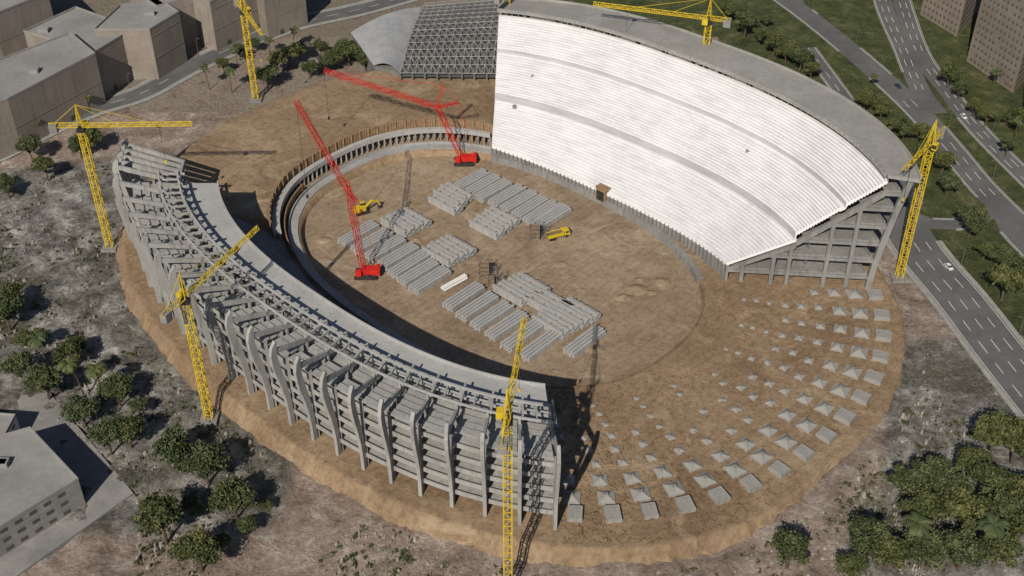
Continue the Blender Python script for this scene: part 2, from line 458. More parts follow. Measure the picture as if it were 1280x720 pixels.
def zund(t,s):
    a,b,z=si(t),sr(t),zi(t); smid=a+.47*(b-a); zm=z+.32*(ZR-z)
    if s<smid-.016: return z+(zm-z)*(s-a)/(smid-a)
    if s<smid+.01: return zm
    return zm+2.2+(ZR-zm-4.6)*(s-smid)/(b-smid)
FR=tu(41.15,TE-.2,15,.6)
mbc=MB(); mbr=MB()
for t in FR:
    a,b_=si(t),sr(t); L=Lt(t)
    for f in (.12,.33,.44,.70,.86):
        s=a+(b_-a)*f; mbc.beam(S(s,t,-.5),S(s,t,zund(t,s)-2.6),1.5)
    for k in range(5):
        z0,z1=10*k,10*(k+1); f0=(z0/50)**1.5*.09; f1=(z1/50)**1.5*.09
        prism(mbc,t,[((b_+.0+f0)*L,z0),((b_+.03+f0)*L,z0),((b_+.03+f1)*L,z1),((b_+f1)*L,z1)],1.8)
    smid=a+.47*(b_-a); zm=zi(t)+.32*(ZR-zi(t))
    prism(mbr,t,[(a*L+1,zi(t)-3),(a*L+1,zi(t)-1.8),(smid*L,zm-1.8),(smid*L,zm-3.8)],1.3)
    prism(mbr,t,[(smid*L-.4,zm-3.4),(smid*L-.4,zm-.8),(b_*L,ZR-4.2),(b_*L,ZR-7.)],1.3)
    for z in (6,14,22,30,38,45):
        s0=a
        while zund(t,s0)<z+2 and s0<b_: s0+=.005
        f0=(z/50)**1.5*.09
        prism(mbr,t,[(s0*L,z-1.6),(s0*L,z-.3),((b_+f0+.01)*L,z-.3),((b_+f0+.01)*L,z-1.6)],1.1)
mbc.obj('columns',[CONC],g); mbr.obj('raker_beams',[CONC],g)
mb=MB()
TWf=tu(41.4,TE-.4,70,.6)
for z in (6,14,22,30,38,45):
    rows=[];rw2=[]
    for t in TWf:
        a,b_=si(t),sr(t); s0=a
        while zund(t,s0)<z+3.5 and s0<b_: s0+=.01
        s1=b_+(z/50)**1.5*.09
        rows.append([S(s0,t,z-.3),S(s1,t,z-.3),S(s1,t,z+.3),S(s0,t,z+.3)])
        rw2.append([S(s1-.011,t,z+.3),S(s1-.006,t,z+.3),S(s1-.006,t,z+1.5),S(s1-.011,t,z+1.5)])
    mb.loft(rows,0,closed=True,caps=True); mb.loft(rw2,0,closed=True,caps=True)
mb.obj('floor_slabs',[CONC],g)
mb=MB()
TWb=tu(43.5,TE-1,70,.6)
for f in (.2,.6):
    rows=[]
    for t in TWb:
        s=si(t)+(sr(t)-si(t))*f; zt=zund(t,s)-3.2
        rows.append([S(s,t,-.5),S(s,t,zt),S(s+.006,t,zt),S(s+.006,t,-.5)])
    mb.loft(rows,0,closed=True,caps=True)
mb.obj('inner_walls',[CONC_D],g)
mb=MB()
TRf=tu(40.2,TE+.3,120,.8)
rows=[[S(sr(t)-.015,t,52.),S(so(t),t,50.6),S(so(t),t,52.2),S(sr(t)-.015,t,53.3)] for t in TRf]
mb.loft(rows,0,closed=True,caps=True)
rows=[[S(so(t)-.006,t,52.2),S(so(t)+.002,t,50.6),S(so(t)+.002,t,53.),S(so(t)-.006,t,53.)] for t in TRf]
mb.loft(rows,0,closed=True,caps=True)
mb.obj('roof_slab',[ROOFG],g)
mb=MB()
for i,t in enumerate(tu(41,TE-.2,64,.7)):
    L=Lt(t)
    mb.beam(S(sr(t)-.004,t,ZR-.2),S(sr(t)-.004,t,52.2),.45)
    prism(mb,t,[((sr(t)-.03)*L,52.4),((sr(t)-.03)*L,52.9),((sr(t)-.012)*L,53.2),((sr(t)-.012)*L,52.6)],.5)
rows=[[S(sr(t)-.032,t,52.3),S(sr(t)-.026,t,52.3),S(sr(t)-.026,t,53.),S(sr(t)-.032,t,53.)] for t in TRf]
mb.loft(rows,0,closed=True,caps=True)
mb.obj('roof_edge_frames',[CONC_L],g)
for (t,f) in [(112,.62),(68,.66),(116,.4)]:
    mb=MB(); s=si(t)+(sr(t)-si(t))*f; p=S(s,t,zund(t,s)+.8)
    mb.box(p+Z*.9,1.6,1.1,1.2,0); mb.beam(p+Z,p+Z*2.4,.15); mb.obj('welding_generator',[CONC])
# ---------- footings
def foot(kind):
    mb=MB()
    if kind==0:
        mb.box((0,0,.9),7,6.,1.8); mb.box((0,0,2.0),6.7,5.7,.5)
    else:
        mb.box((0,0,.4),7,7,.8)
        b=[Vector((x*3.3,y*3.3,.8)) for x,y in((-1,-1),(1,-1),(1,1),(-1,1))]; tt=[Vector((x*1.,y*1.,2.1)) for x,y in((-1,-1),(1,-1),(1,1),(-1,1))]
        mb.hexa(b,tt); mb.box((0,0,2.4),1.6,1.6,.7)
        for x in(-1,1):
            for y in(-1,1): mb.beam((x*.6,y*.6,2.7),(x*.6,y*.6,4.),.12,.12,1)
    return mb
fm=[foot(k).obj('concrete_footing',[CONC_F,DARK]) for k in (0,1)]
first=[True,True]
TF=tu(-43.5,38.5,15,.8)
for i,t in enumerate(TF):
    sO=.80+.07*sm(-30,10,t)
    for ds,k,sc in ((0,0,.84),(-.1,1,.82),(-.2,1,.7),(-.3,1,.46),(-.385,1,.42),(-.465,1,.38),(-.54,1,.33),(-.61,1,.3),(-.67,1,.28)):
        s=sO+ds
        if ds<-.5 and i%2: continue
        if R()<.05 and s<.55: continue
        tt=t+(.0 if s>.58 else (R()-.5)*1.)
        p=S(s+(R()-.5)*.006,tt)
        if s<.5 and tt>33: continue
        e=S(s,tt+.5)-S(s,tt-.5)
        if first[k]: o=fm[k]; first[k]=False
        else:
            o=bpy.data.objects.new('concrete_footing',fm[k].data); bpy.context.collection.objects.link(o)
        q=sc*(.94+.12*R()); o.location=p-Z*.15; o.rotation_euler=(0,0,math.atan2(e.y,e.x)+1.5708+(R()-.5)*.1); o.scale=(q,q,sc)
mb=MB()
for i in range(4600):
    t=-46+R()*86; s=.03+R()*.93; p=S(s,t); r=.2+R()*.5
    b=[p+Vector((math.cos(a*1.257+i)*r*(.7+.5*R()),math.sin(a*1.257+i)*r*(.7+.5*R()),-.1)) for a in range(5)]
    tt=[p+(q-p)*.45+Z*r*.8 for q in b]; mb.hexa(b,tt)
mb.obj('soil_clods',[SOILD])
# ---------- stacks of precast beams
def stack(seed,L,n,lay):
    rr=random.Random(seed); mb=MB()
    for l in range(lay):
        for k in range(n):
            if l==lay-1 and rr.random()<.15: continue
            y=(k-(n-1)/2)*1.45; mb.box(((rr.random()-.5)*.8,y,.35+l*.85),L*(.96+.04*rr.random()),1.15,.42)
            mb.box(((rr.random()-.5)*.5,y-.42,.62+l*.85),L*.95,.28,.3)
        for x in (-.35,0,.35): mb.box((x*L,0,.1+l*.85),.4,n*1.45,.16,1)
    return mb.obj('precast_beam_stack',[CONC_S,WOOD])
sv=[stack(k,19,4,3) for k in range(3)]+[stack(9,16,4,4)]
used=set()
AV=math.atan2(VY,VX); AU=math.atan2(UY,UX)
def place(px,py,kind,ori,sc=1.):
    if kind not in used: o=sv[kind]; used.add(kind)
    else:
        o=bpy.data.objects.new('precast_beam_stack',sv[kind].data); bpy.context.collection.objects.link(o)
    o.location=P(px,py,-1.8)-Z*1.1; o.rotation_euler=(0,0,ori+(R()-.5)*.05); o.scale=(sc,1,1)
VV=[(580,371),(597,383),(615,395),(634,407),(653,420),(675,432),(731,427),
 (449,292),(465,302),(482,311),(499,320),(511,331),(523,341),(538,350),
 (589,226),(603,232),(617,238),(634,245),(649,252),(663,259),(677,266),(691,271)]
UU=[(640,368),(652,362),(664,356),(681,383),(693,377),(690,407),(702,400),(714,394),(726,388),
 (497,283),(507,278),(518,273),(550,320),(561,314),(573,308),(557,256),(563,248),(572,241),(609,286),(618,279),(628,272)]
for i,(x,y) in enumerate(VV): place(x,y,i%3,AV,1.0)
for i,(x,y) in enumerate(UU): place(x,y,3,AU,1.0)
# ---------- tower cranes
def tower_crane(bp,zt,jib,cj,w=2.4):
    mb=MB(); c=Vector((bp.x,bp.y,0))
    mb.box((bp.x,bp.y,bp.z+.4),6,6,1.2,2)
    mb.lattice(Vector((bp.x,bp.y,bp.z)),Vector((bp.x,bp.y,zt-2)),w,2.8,.3,0)
    mb.beam(Vector((bp.x+.5,bp.y,bp.z)),Vector((bp.x+.5,bp.y,zt-2)),.2,.2,1)
    top=Vector((bp.x,bp.y,zt))
    mb.box(top-Z*1.4,w*1.25,w*1.25,1.4,1)
    jd=Vector((jib.x-top.x,jib.y-top.y,0)); JL=jd.length; jd.normalize(); sd=Z.cross(jd)
    cL=12.
    if cj is not None: cL=max(9,Vector((cj.x-top.x,cj.y-top.y,0)).length)
    apex=top+Z*9.5
    for k in(-1,1):
        mb.beam(top+jd*1+sd*k,apex,.3); mb.beam(top-jd*1+sd*k,apex,.3)
    for z in (2,4,6): 
        f=1-z/9.5; mb.beam(top+jd*f+sd*f+Z*z,top-jd*f+sd*f+Z*z,.18); mb.beam(top+jd*f-sd*f+Z*z,top-jd*f-sd*f+Z*z,.18)
    mb.lattice(top+jd*1.,top+jd*JL,1.5,2.2,.22,0,tri=True)
    mb.lattice(top-jd*1.,top-jd*cL,1.7,2.6,.22,0,tri=True)
    mb.box(top-jd*(cL-1.5)-Z*.6,3,2.6,3.4,2,jd)
    mb.beam(apex,top+jd*JL*.62+Z*1.5,.13); mb.beam(apex,top+jd*JL*.3+Z*1.5,.13); mb.beam(apex,top-jd*(cL-1)+Z*.5,.16)
    mb.box(top+sd*2.2-Z*.3+jd*1.2,2.4,1.9,2.4,0,jd); mb.box(top+sd*2.2-Z*.1+jd*2.45,.15,1.7,1.5,1,jd)
    tr=top+jd*JL*.7; mb.box(tr-Z*.4,1.8,1.6,.5,1,jd); mb.beam(tr,tr-Z*16,.12,.12,1); mb.box(tr-Z*16.5,.8,.6,1.2,0,jd)
    return mb.obj('tower_crane',[YEL,DARK,CONC])
def crane_px(b,top,j,c):
    bp=G(*b) if inside(*P(*b).xy,1.0)>1 else P(*b)
    tp=PY(top[0],top[1],bp.y); zt=tp.z
    return tower_crane(bp,zt,P(j[0],j[1],zt),P(c[0],c[1],zt) if c else None)
crane_px((138,310),(100,158),(240,156),(62,158))
crane_px((262,524),(231,372),(322,286),(206,398))
crane_px((635,742),(633,520),(655,400),(622,560))
crane_px((1123,348),(1160,178),(1130,212),(1172,160))
crane_px((320,125),(301,12),(328,44),(296,0))
for (px,py,z,j,c) in ((886,24,64,(742,6),(914,26)),(634,-14,60,(660,-40),None)):
    tp=P(px,py,z); bp=Vector((tp.x,tp.y,-1.2)); tower_crane(bp,z,P(j[0],j[1],z),P(c[0],c[1],z) if c else None)
# ---------- red crawler cranes
def crawler_crane(b,M,A,T,St):
    mb=MB(); c=P(*b,-3); d=PY(T[0],T[1],c.y)-c; d.z=0; d.normalize(); sd=Z.cross(d)
    for k in(-1,1):
        q=c+sd*k*2.6
        prof=[(-4.2,.3),(-4.6,1.),(-4.2,1.7),(4.2,1.7),(4.6,1.),(4.2,.3)]
        mb.hexa([q+d*x+Z*z-sd*.6 for x,z in prof],[q+d*x+Z*z+sd*.6 for x,z in prof],1)
    mb.box(c+Z*1.6,3,5,.8,1,d); mb.box(c+Z*3.-d*1.5,6.4,3.8,2.,0,d); mb.box(c+Z*3.2-d*5.,1.4,4.4,2.6,2,d)
    mb.box(c+Z*3.4+d*2.6+sd*2.6,2.2,1.6,2.4,0,d); mb.box(c+Z*3.7+d*3.72+sd*2.6,.1,1.4,1.2,1,d)
    f=c+Z*3+d*1; m_=PY(M[0],M[1],c.y+1); a=PY(A[0],A[1],c.y+1); t=PY(T[0],T[1],c.y+2); s_=PY(St[0],St[1],c.y+1)
    mb.lattice(f,m_,1.9,3.2,.2,0,dg=.11); mb.lattice(m_,t,1.6,3.,.18,0,dg=.1); mb.lattice(m_,a,1.,2.4,.15,0,dg=.09); mb.lattice(m_,s_,1.,2.4,.15,0,dg=.09)
    mb.beam(a,t,.13); mb.beam(s_,a,.13); mb.beam(s_,c+Z*4-d*5,.13); mb.beam(t,Vector((t.x,t.y,t.z*.45)),.12,.12,1)
    mb.box((t.x,t.y,t.z*.45),.8,.8,1.4,1)
    return mb.obj('crawler_crane',[RED,DARK,RED])
crawler_crane((458,345),(437,243),(434,226),(370,127),(447,252))
crawler_crane((580,204),(547,134),(553,107),(405,88),(573,128))
# ---------- vehicles
def wheel(mb,c,ax,r,w,m): mb.tube(c-ax*w/2,c+ax*w/2,r,r,m,12); mb.tube(c-ax*(w/2+.03),c+ax*(w/2+.03),r*.45,r*.45,m-0,8)
def dump_truck(p,ang,body=None,name='dump_truck',L=9.5):
    mb=MB()
    for x in (-3.2,-1.8,3.):
        for y in(-1.15,1.15): wheel(mb,Vector((x,y,.65)),Vector((0,1,0)),.65,.5,1)
    mb.box((0,0,.95),L*.9,1.1,.35,1)
    mb.hexa([Vector(q) for q in((2.3,-1.2,.9),(4.6,-1.2,.9),(4.6,1.2,.9),(2.3,1.2,.9))],[Vector(q) for q in((2.3,-1.15,3.),(4.1,-1.1,3.),(4.1,1.1,3.),(2.3,1.15,3.))],0)
    mb.hexa([Vector(q) for q in((4.53,-1.,2.),(4.6,-1.,2.),(4.6,1.,2.),(4.53,1.,2.))],[Vector(q) for q in((4.2,-.95,2.85),(4.28,-.95,2.85),(4.28,.95,2.85),(4.2,.95,2.85))],2)
    for y in(-1.21,1.21): mb.box((3.3,y,2.3),1.2,.06,.8,2)
    mb.box((-1.2,0,1.3),6.2,2.5,.2,0)
    for y in(-1.25,1.25): mb.box((-1.2,y,2.),6.2,.14,1.4,0)
    mb.box((1.9,0,2.2),.15,2.5,1.8,0); mb.box((2.1,0,3.1),1.,2.4,.12,0)
    mb.box((-1.2,0,1.9),5.8,2.3,.9,3)
    for x in(-3.6,-2.2,-.8,.6): 
        for y in(-1.34,1.34): mb.box((x,y,2.),.12,.06,1.3,0)
    o=mb.obj(name,[body or YEL,DARK,GLASS,SOILD]); o.location=p; o.rotation_euler=(0,0,ang); return o
o=dump_truck(P(697,297,-3),.42); o.scale=(1.15,1.15,1.15)
def excavator(p,ang):
    mb=MB()
    for y in(-1.4,1.4):
        prof=[(-2.2,.2),(-2.5,.6),(-2.2,1.05),(2.2,1.05),(2.5,.6),(2.2,.2)]
        mb.hexa([Vector((x,y-.35,z)) for x,z in prof],[Vector((x,y+.35,z)) for x,z in prof],1)
    mb.box((0,0,1.15),2,2.6,.4,1); mb.box((-.8,0,2.),4.2,2.9,1.3,0); mb.box((-2.7,0,2.),.8,2.8,1.5,0); mb.box((1.,1.,2.9),1.7,1.1,1.7,0); mb.box((1.,1.,3.05),1.76,1.16,.9,2)
    mb.beam((1.2,-.3,2.),(4.2,-.3,4.2),.5,.7); mb.beam((4.2,-.3,4.2),(6.4,-.3,3.2),.45,.6); mb.beam((6.4,-.3,3.4),(7.,-.3,1.2),.4,.5)
    mb.hexa([Vector(q) for q in((6.4,-.9,.1),(7.5,-.9,.3),(7.5,.3,.3),(6.4,.3,.1))],[Vector(q) for q in((6.5,-.9,1.3),(7.3,-.9,1.4),(7.3,.3,1.4),(6.5,.3,1.3))],1)
    mb.beam((2.,-.3,1.9),(3.,-.3,3.4),.15,.15,2)
    o=mb.obj('excavator',[YEL,DARK,GLASS]); o.location=p; o.rotation_euler=(0,0,ang); return o
o=excavator(P(452,266,-3),.5); o.scale=(1.2,1.2,1.2)
mb=MB(); 
for k,(y,z) in enumerate(((-1,.55),(0,.55),(1,.55),(-.5,1.4),(.5,1.4))): mb.tube(Vector((-6,y,z)),Vector((6,y,z)),.46,.46,0,10)
for x in(-4,0,4): mb.box((x,0,.05),.3,3.2,.2,1)
o=mb.obj('pipe_bundle',[WHITE,WOOD]); o.location=P(568,355,-3); o.rotation_euler=(0,0,.75)
for (x,y,s) in((605,345,5),(668,298,5),(614,356,3)):
    mb=MB(); p=P(x,y,-3)
    mb.lattice(p,p+Z*8*s/5,s*.8,2.,.2,0); mb.lattice(p+Vector((3.4,1,0)),p+Vector((3.4,1,5)),2.6,1.8,.18,0)
    for z in(2,4,6): mb.box(p+Z*z*s/5,s*.8,s*.8,.15,1)
    mb.obj('scaffold_tower',[CONC_D,WOOD])
mb=MB()
mb.box(P(378,236,1.2),1.2,1.2,2.6,0); mb.beam(P(378,236,2.4),P(378,236,2.4)+Z*2,.2,.2,0); mb.obj('safety_barrier',[RED])
# ---------- roads
def cat(pts,step=6):
    pts=[pts[0]*2-pts[1]]+pts+[pts[-1]*2-pts[-2]]; out=[]
    for i in range(1,len(pts)-2):
        a,b,c,d=pts[i-1:i+3]; n=max(2,int((c-b).length/step))
        for k in range(n):
            t=k/n; out.append(.5*((2*b)+(c-a)*t+(2*a-5*b+4*c-d)*t*t+(3*b-a-3*c+d)*t**3))
    out.append(pts[-2]); return out
RD=[
 ([(940,-30),(1010,20),(1062,62),(1108,102),(1150,142),(1190,188),(1230,236),(1300,305)],13,3),
 ([(1095,-30),(1108,15),(1128,60),(1150,112),(1172,142)],10,3),
 ([(1120,-30),(1130,10),(1152,70),(1185,115),(1225,165),(1300,240)],10,3),
 ([(985,-30),(1000,10),(1040,40),(1090,90),(1122,104)],8,2),
 ([(1010,60),(1060,128),(1105,185),(1140,240),(1128,275)],8,2),
 ([(1090,215),(1118,262),(1150,315),(1200,375),(1250,440),(1330,540)],20,4),
 ([(1118,262),(1165,280),(1215,278),(1248,262),(1262,290),(1320,350)],8,2),
 ([(-60,215),(0,190),(60,160),(120,135),(175,118),(235,86),(300,56),(370,30),(450,12),(540,-12),(640,-30)],13,2),
 ([(235,86),(225,50),(250,20),(290,-10)],8,2),
]
paths=[]
for pl,w,ln in RD:
    pts=[]
    for (x,y) in pl:
        p=G(x,y); p.z=-1.2; pts.append(p)
    c=cat(pts)
    d0=(c[0]-c[1]).normalized(); d1=(c[-1]-c[-2]).normalized()
    if pl[0][1]<0 or pl[0][0]<0: c=[c[0]+d0*10*k for k in range(60,0,-1)]+c
    if pl[-1][0]>1280 or pl[-1][1]<0: c=c+[c[-1]+d1*10*k for k in range(1,50)]
    paths.append((c,w,ln))
def onother(p,k,mar=0):
    for j,(c,w,l) in enumerate(paths):
        if j==k: continue
        for q in c:
            if abs(q.x-p.x)<w/2+mar+4 and (Vector((q.x-p.x,q.y-p.y))).length<math.hypot(w/2+mar,3): return True
    return False
for k,(c,w,ln) in enumerate(paths):
    g=empty('road'); mb=MB(); mk=MB(); kb=MB(); z0=.05+.03*k
    nrm=[]
    for i,p in enumerate(c):
        d=(c[min(i+1,len(c)-1)]-c[max(i-1,0)]); d.z=0; d.normalize(); nrm.append(Vector((-d.y,d.x,0)))
    def hz(p): return hbase(p.x,p.y)
    pt=lambda i,o,z: Vector((c[i].x+nrm[i].x*o,c[i].y+nrm[i].y*o,hz(c[i])+z))
    mb.loft([[pt(i,-w/2,z0),pt(i,0,z0+.01),pt(i,w/2,z0)] for i in range(len(c))]); mb.obj('carriageway',[ASPH],g)
    for i in range(len(c)-1):
        for sgn in(-1,1):
            a=pt(i,sgn*(w/2+1),z0); a2=pt(i+1,sgn*(w/2+1),z0)
            if not onother(a,k,2.4) and not onother(a2,k,2.4):
                o=sgn*(w/2+.2)
                kb.hexa([pt(i,o-.2,-.3),pt(i+1,o-.2,-.3),pt(i+1,o+.2,-.3),pt(i,o+.2,-.3)],[pt(i,o-.2,z0+.14),pt(i+1,o-.2,z0+.14),pt(i+1,o+.2,z0+.14),pt(i,o+.2,z0+.14)])
                if k in (5,7): kb.quad([pt(i,sgn*(w/2+.4),z0+.1),pt(i+1,sgn*(w/2+.4),z0+.1),pt(i+1,sgn*(w/2+2.),z0+.1),pt(i,sgn*(w/2+2.),z0+.1)],0)
                o=sgn*(w/2-.6); mk.quad([pt(i,o-.12,z0+.03),pt(i+1,o-.12,z0+.03),pt(i+1,o+.12,z0+.03),pt(i,o+.12,z0+.03)])
        if i%2==0 and not onother(c[i],k,3):
            for l in range(1,ln):
                o=-w/2+w*l/ln; mk.quad([pt(i,o-.13,z0+.04),pt(i+1,o-.13,z0+.04),pt(i+1,o+.13,z0+.04),pt(i,o+.13,z0+.04)])
    if mk.v: mk.obj('lane_markings',[LINE],g)
    if kb.v: kb.obj('kerbs',[KERB],g)
def slab(name,pl,mat,th=.25,zoff=.02):
    pts=[G(*q) for q in pl]; z=sum(p.z for p in pts)/len(pts); mb=MB()
    mb.hexa([Vector((p.x,p.y,z-3)) for p in pts],[Vector((p.x,p.y,z+zoff+th)) for p in pts]); return mb.obj(name,[mat]),z
slab('paved_yard',[(-60,740),(-60,505),(62,492),(167,618),(20,722)],PAVE,.6)
slab('yard_road',[(-60,500),(-60,440),(20,436),(58,478),(60,489)],ASPH,.5)
# ---------- buildings
def building(name,roof,h,z0,wall,roofm,win=True,storey=3.8,wd=3.,glass=None):
    g=empty(name); mb=MB(); n=len(roof)
    ar=sum(roof[i].x*roof[(i+1)%n].y-roof[(i+1)%n].x*roof[i].y for i in range(n))
    if ar<0: roof=roof[::-1]
    mb.hexa([Vector((p.x,p.y,z0-3)) for p in roof],[Vector((p.x,p.y,z0+h)) for p in roof]); mb.obj('walls',[wall],g)
    mb=MB(); c=sum(roof,Vector())/n
    ins=[c+(p-c)*.985 for p in roof]; out=[c+(p-c)*1.006 for p in roof]
    for i in range(n):
        j=(i+1)%n
        mb.hexa([Vector((p.x,p.y,z0+h+.002)) for p in(out[i],out[j],ins[j],ins[i])],[Vector((p.x,p.y,z0+h+1.)) for p in(out[i],out[j],ins[j],ins[i])],0)
    mb.quad([Vector((p.x,p.y,z0+h+.03)) for p in ins],1)
    for k in range(int(3+4*R()) if win else 1):
        a=c+(roof[int(R()*n)%n]-c)*(.2+.55*R()); mb.box((a.x,a.y,z0+h+1.),3+3*R(),2+2*R(),1.8,0)
    mb.obj('roof',[roofm,roofm],g)
    mb=MB()
    for i in range(n):
        a,b=roof[i],roof[(i+1)%n]; d=Vector((b.x-a.x,b.y-a.y,0)); L=d.length
        if L<6: continue
        d.normalize(); nn=Vector((d.y,-d.x,0))
        for f in range(int(h/storey)):
            z=z0+f*storey+storey*.55
            if win:
                for k in range(int((L-2)/wd)):
                    if R()<.06: continue
                    q=Vector((a.x,a.y,z))+d*(1.5+wd*(k+.5)); mb.box(q+nn*.03,wd*.5,.1,1.4,0,d)
            if f%3==0 or win: mb.box(Vector((a.x,a.y,z0+f*storey+.1))+d*L/2+nn*.06,L*.99,.14,.25,1,d)
        if not win:
            for k in range(int(L/22)): mb.box(Vector((a.x,a.y,z0+1.6))+d*(9+22*k)+nn*.04,2.4,.1,3.,0,d)
    mb.obj('windows_and_bands',[glass or GLASS,wall],g)
    return g
ROOFL=simple('flat_roof_grey',(.23,.225,.22),(.31,.305,.3),.05,.9)
def br(name,px,h,wall=BROWNW,win=False,**k):
    z0=-1.2; building(name,[P(x,y,z0+h) for x,y in px],h,z0,wall,ROOFL,win,glass=GLASS2,**k)
br('concrete_office_block',[(-90,162),(10,125),(119,68),(88,42),(-90,110)],26)
br('concrete_office_block',[(30,40),(117,67),(168,36),(95,10)],24)
br('concrete_office_block',[(118,38),(187,38),(224,16),(196,-2),(150,8)],27)
br('concrete_office_block',[(196,9),(240,-4),(262,4),(340,-34),(250,-64),(160,-14)],27)
br('concrete_office_block',[(330,2),(380,-18),(372,-44),(310,-24)],22)
br('concrete_office_block',[(-120,50),(-10,20),(60,-8),(20,-48),(-150,0)],26)
GL3=simple('window_muted_warm',(.1,.09,.08),(.14,.125,.11),.1,.3)  # warmer, paler window tone for low contrast
def bg(name,px,h,wall,z0=-1.2,**k): building(name,[P(x,y,z0) for x,y in px],h,z0,wall,ROOFL,True,glass=GL3,**k)
bg('apartment_tower',[(1150,18),(1196,46),(1222,14),(1180,-12)],62,TOWERW)
bg('apartment_tower',[(1208,76),(1266,116),(1304,72),(1246,38)],66,TOWERW)
bg('apartment_tower',[(1278,140),(1330,180),(1370,130),(1315,95)],66,TOWERW)
bg('apartment_tower',[(1090,-40),(1130,-20),(1160,-50),(1120,-75)],55,TOWERW)
z=G(40,600).z
building('warehouse',[P(x,y,z+12) for x,y in[(-120,580),(38,536),(98,600),(-90,715)]],12,z,PAVE,ROOFL,True,4,5,glass=GLASS2)
building('service_block',[P(x,y,z+8) for x,y in[(-80,512),(20,520),(5,548),(-80,560)]],8,z,WHITE,ROOFL,True,4,4)
# sports hall with space frame roof
g=empty('sports_hall'); mb=MB(); fr=MB(); 
A,B,C_,D=P(530,4,16),P(640,-6,16),P(624,92,12),P(500,91,12)
def bil(u,v):
    p=(A*(1-u)+B*u)*(1-v)+(D*(1-u)+C_*u)*v; p.z+=5*math.sin(math.pi*v)*1.; return p
NU,NV=13,13
mb.loft([[bil(i/NU,j/NV)-Z*2.2 for j in range(NV+1)] for i in range(NU+1)],0)
for i in range(NU+1):
    for j in range(NV+1):
        a=bil(i/NU,j/NV)
        if j<NV: fr.beam(a,bil(i/NU,(j+1)/NV),.24)
        if i<NU: fr.beam(a,bil((i+1)/NU,j/NV),.24)
        if i<NU and j<NV:
            mdl=(a+bil((i+1)/NU,(j+1)/NV))/2-Z*1.9
            for q in (a,bil((i+1)/NU,j/NV),bil(i/NU,(j+1)/NV),bil((i+1)/NU,(j+1)/NV)): fr.beam(q,mdl,.15)
            fr.beam(a,bil((i+1)/NU,(j+1)/NV),.17)
mb.obj('roof_membrane',[simple('dark_roof',(.06,.065,.066),(.1,.105,.105),.1,.6)],g); fr.obj('space_frame',[CONC_L],g)
mb=MB()
for a,b in((A,B),(B,C_),(C_,D),(D,A)):
    for k in range(8):
        p=a+(b-a)*k/8; mb.beam((p.x,p.y,-2),(p.x,p.y,p.z-.3),.8)
    c=(A+B+C_+D)/4; a2=c+(a-c)*.93; b2=c+(b-c)*.93; mb.beam((a2.x,a2.y,3),(b2.x,b2.y,3),.4,9)
mb.obj('walls_and_columns',[CONC_D],g)
g=empty('annex_hall'); mb=MB()
E=[P(440,42,11),P(526,11,13),P(500,91,10),P(468,82,10)]
mb.hexa([Vector((p.x,p.y,-2)) for p in E],[Vector((p.x,p.y,p.z)) for p in E],1)
c=sum(E,Vector())/4
rows=[]
for i in range(11):
    u=i/10; r=[]
    for j in range(9):
        v=j/8; p=(E[0]*(1-u)+E[1]*u)*(1-v)+(E[3]*(1-u)+E[2]*u)*v; p=c+(p-c)*1.04; p.z+=.5+3*math.sin(math.pi*u); r.append(p)
    rows.append(r)
mb.loft(rows,0); mb.obj('vaulted_roof',[simple('metal_roof',(.3,.31,.33),(.38,.39,.4),.2,.5),CONC_D],g)
# ---------- trees
def leafmat(name,a,b_):
    m,nt,b,co=base(name,.75)
    oi=nt.nodes.new('ShaderNodeObjectInfo')
    col=ramp(nt,nz(nt,co,.5,4,.7),[(.3,a),(.7,b_)])
    col=mix(nt,oi.outputs['Random'],col,mix(nt,1.,col,(1.3,1.12,.85),'MULTIPLY'))
    nt.links.new(col,b.inputs['Base Color']); return m
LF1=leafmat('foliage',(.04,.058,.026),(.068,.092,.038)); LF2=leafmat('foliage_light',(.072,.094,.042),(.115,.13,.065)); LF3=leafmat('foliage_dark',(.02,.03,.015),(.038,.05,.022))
BARK=simple('bark',(.07,.05,.035),(.13,.1,.075),1.)
def rv(rr): 
    while True:
        v=Vector((rr.uniform(-1,1),rr.uniform(-1,1),rr.uniform(-1,1)))
        if .01<v.length<1: return v.normalized()
def tree(seed,h,r,leaves=3600):
    rr=random.Random(seed); mb=MB()
    tk=h*.42; lean=Vector((rr.uniform(-.6,.6),rr.uniform(-.6,.6),0))
    mb.tube((0,0,-.8),lean*.5+Z*tk*.5,.5,.4); mb.tube(lean*.5+Z*tk*.5,lean+Z*tk,.4,.28)
    cl=[]
    nc=rr.randint(12,17)
    for k in range(nc):
        a=k*2.4+rr.random(); q=math.sqrt((k+.5)/nc)*r*.74
        c=Vector((math.cos(a)*q,math.sin(a)*q,h*(.58+.32*(1-(q/r)**2))+rr.uniform(-1.3,1.3))); cr=r*rr.uniform(.22,.4); cl.append((c,cr,rr.random()))
        mb.tube(lean+Z*tk*rr.uniform(.8,1),c,.2,.06,0,5)
    for k in range(leaves):
        c,cr,q=cl[rr.randrange(nc)]; d=rv(rr); 
        rad=cr*(rr.uniform(.55,1.08) if rr.random()<.88 else 1.35)
        p=c+Vector((d.x,d.y,d.z*.75))*rad
        s=rr.uniform(.22,.48); n=(d*.9+rv(rr)).normalized(); a=n.cross(rv(rr)).normalized(); b=n.cross(a)
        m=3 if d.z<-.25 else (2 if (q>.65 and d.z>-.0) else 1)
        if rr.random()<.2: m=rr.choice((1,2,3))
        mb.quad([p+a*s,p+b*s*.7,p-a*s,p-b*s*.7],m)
    return mb.obj('broadleaf_tree',[BARK,LF1,LF2,LF3])
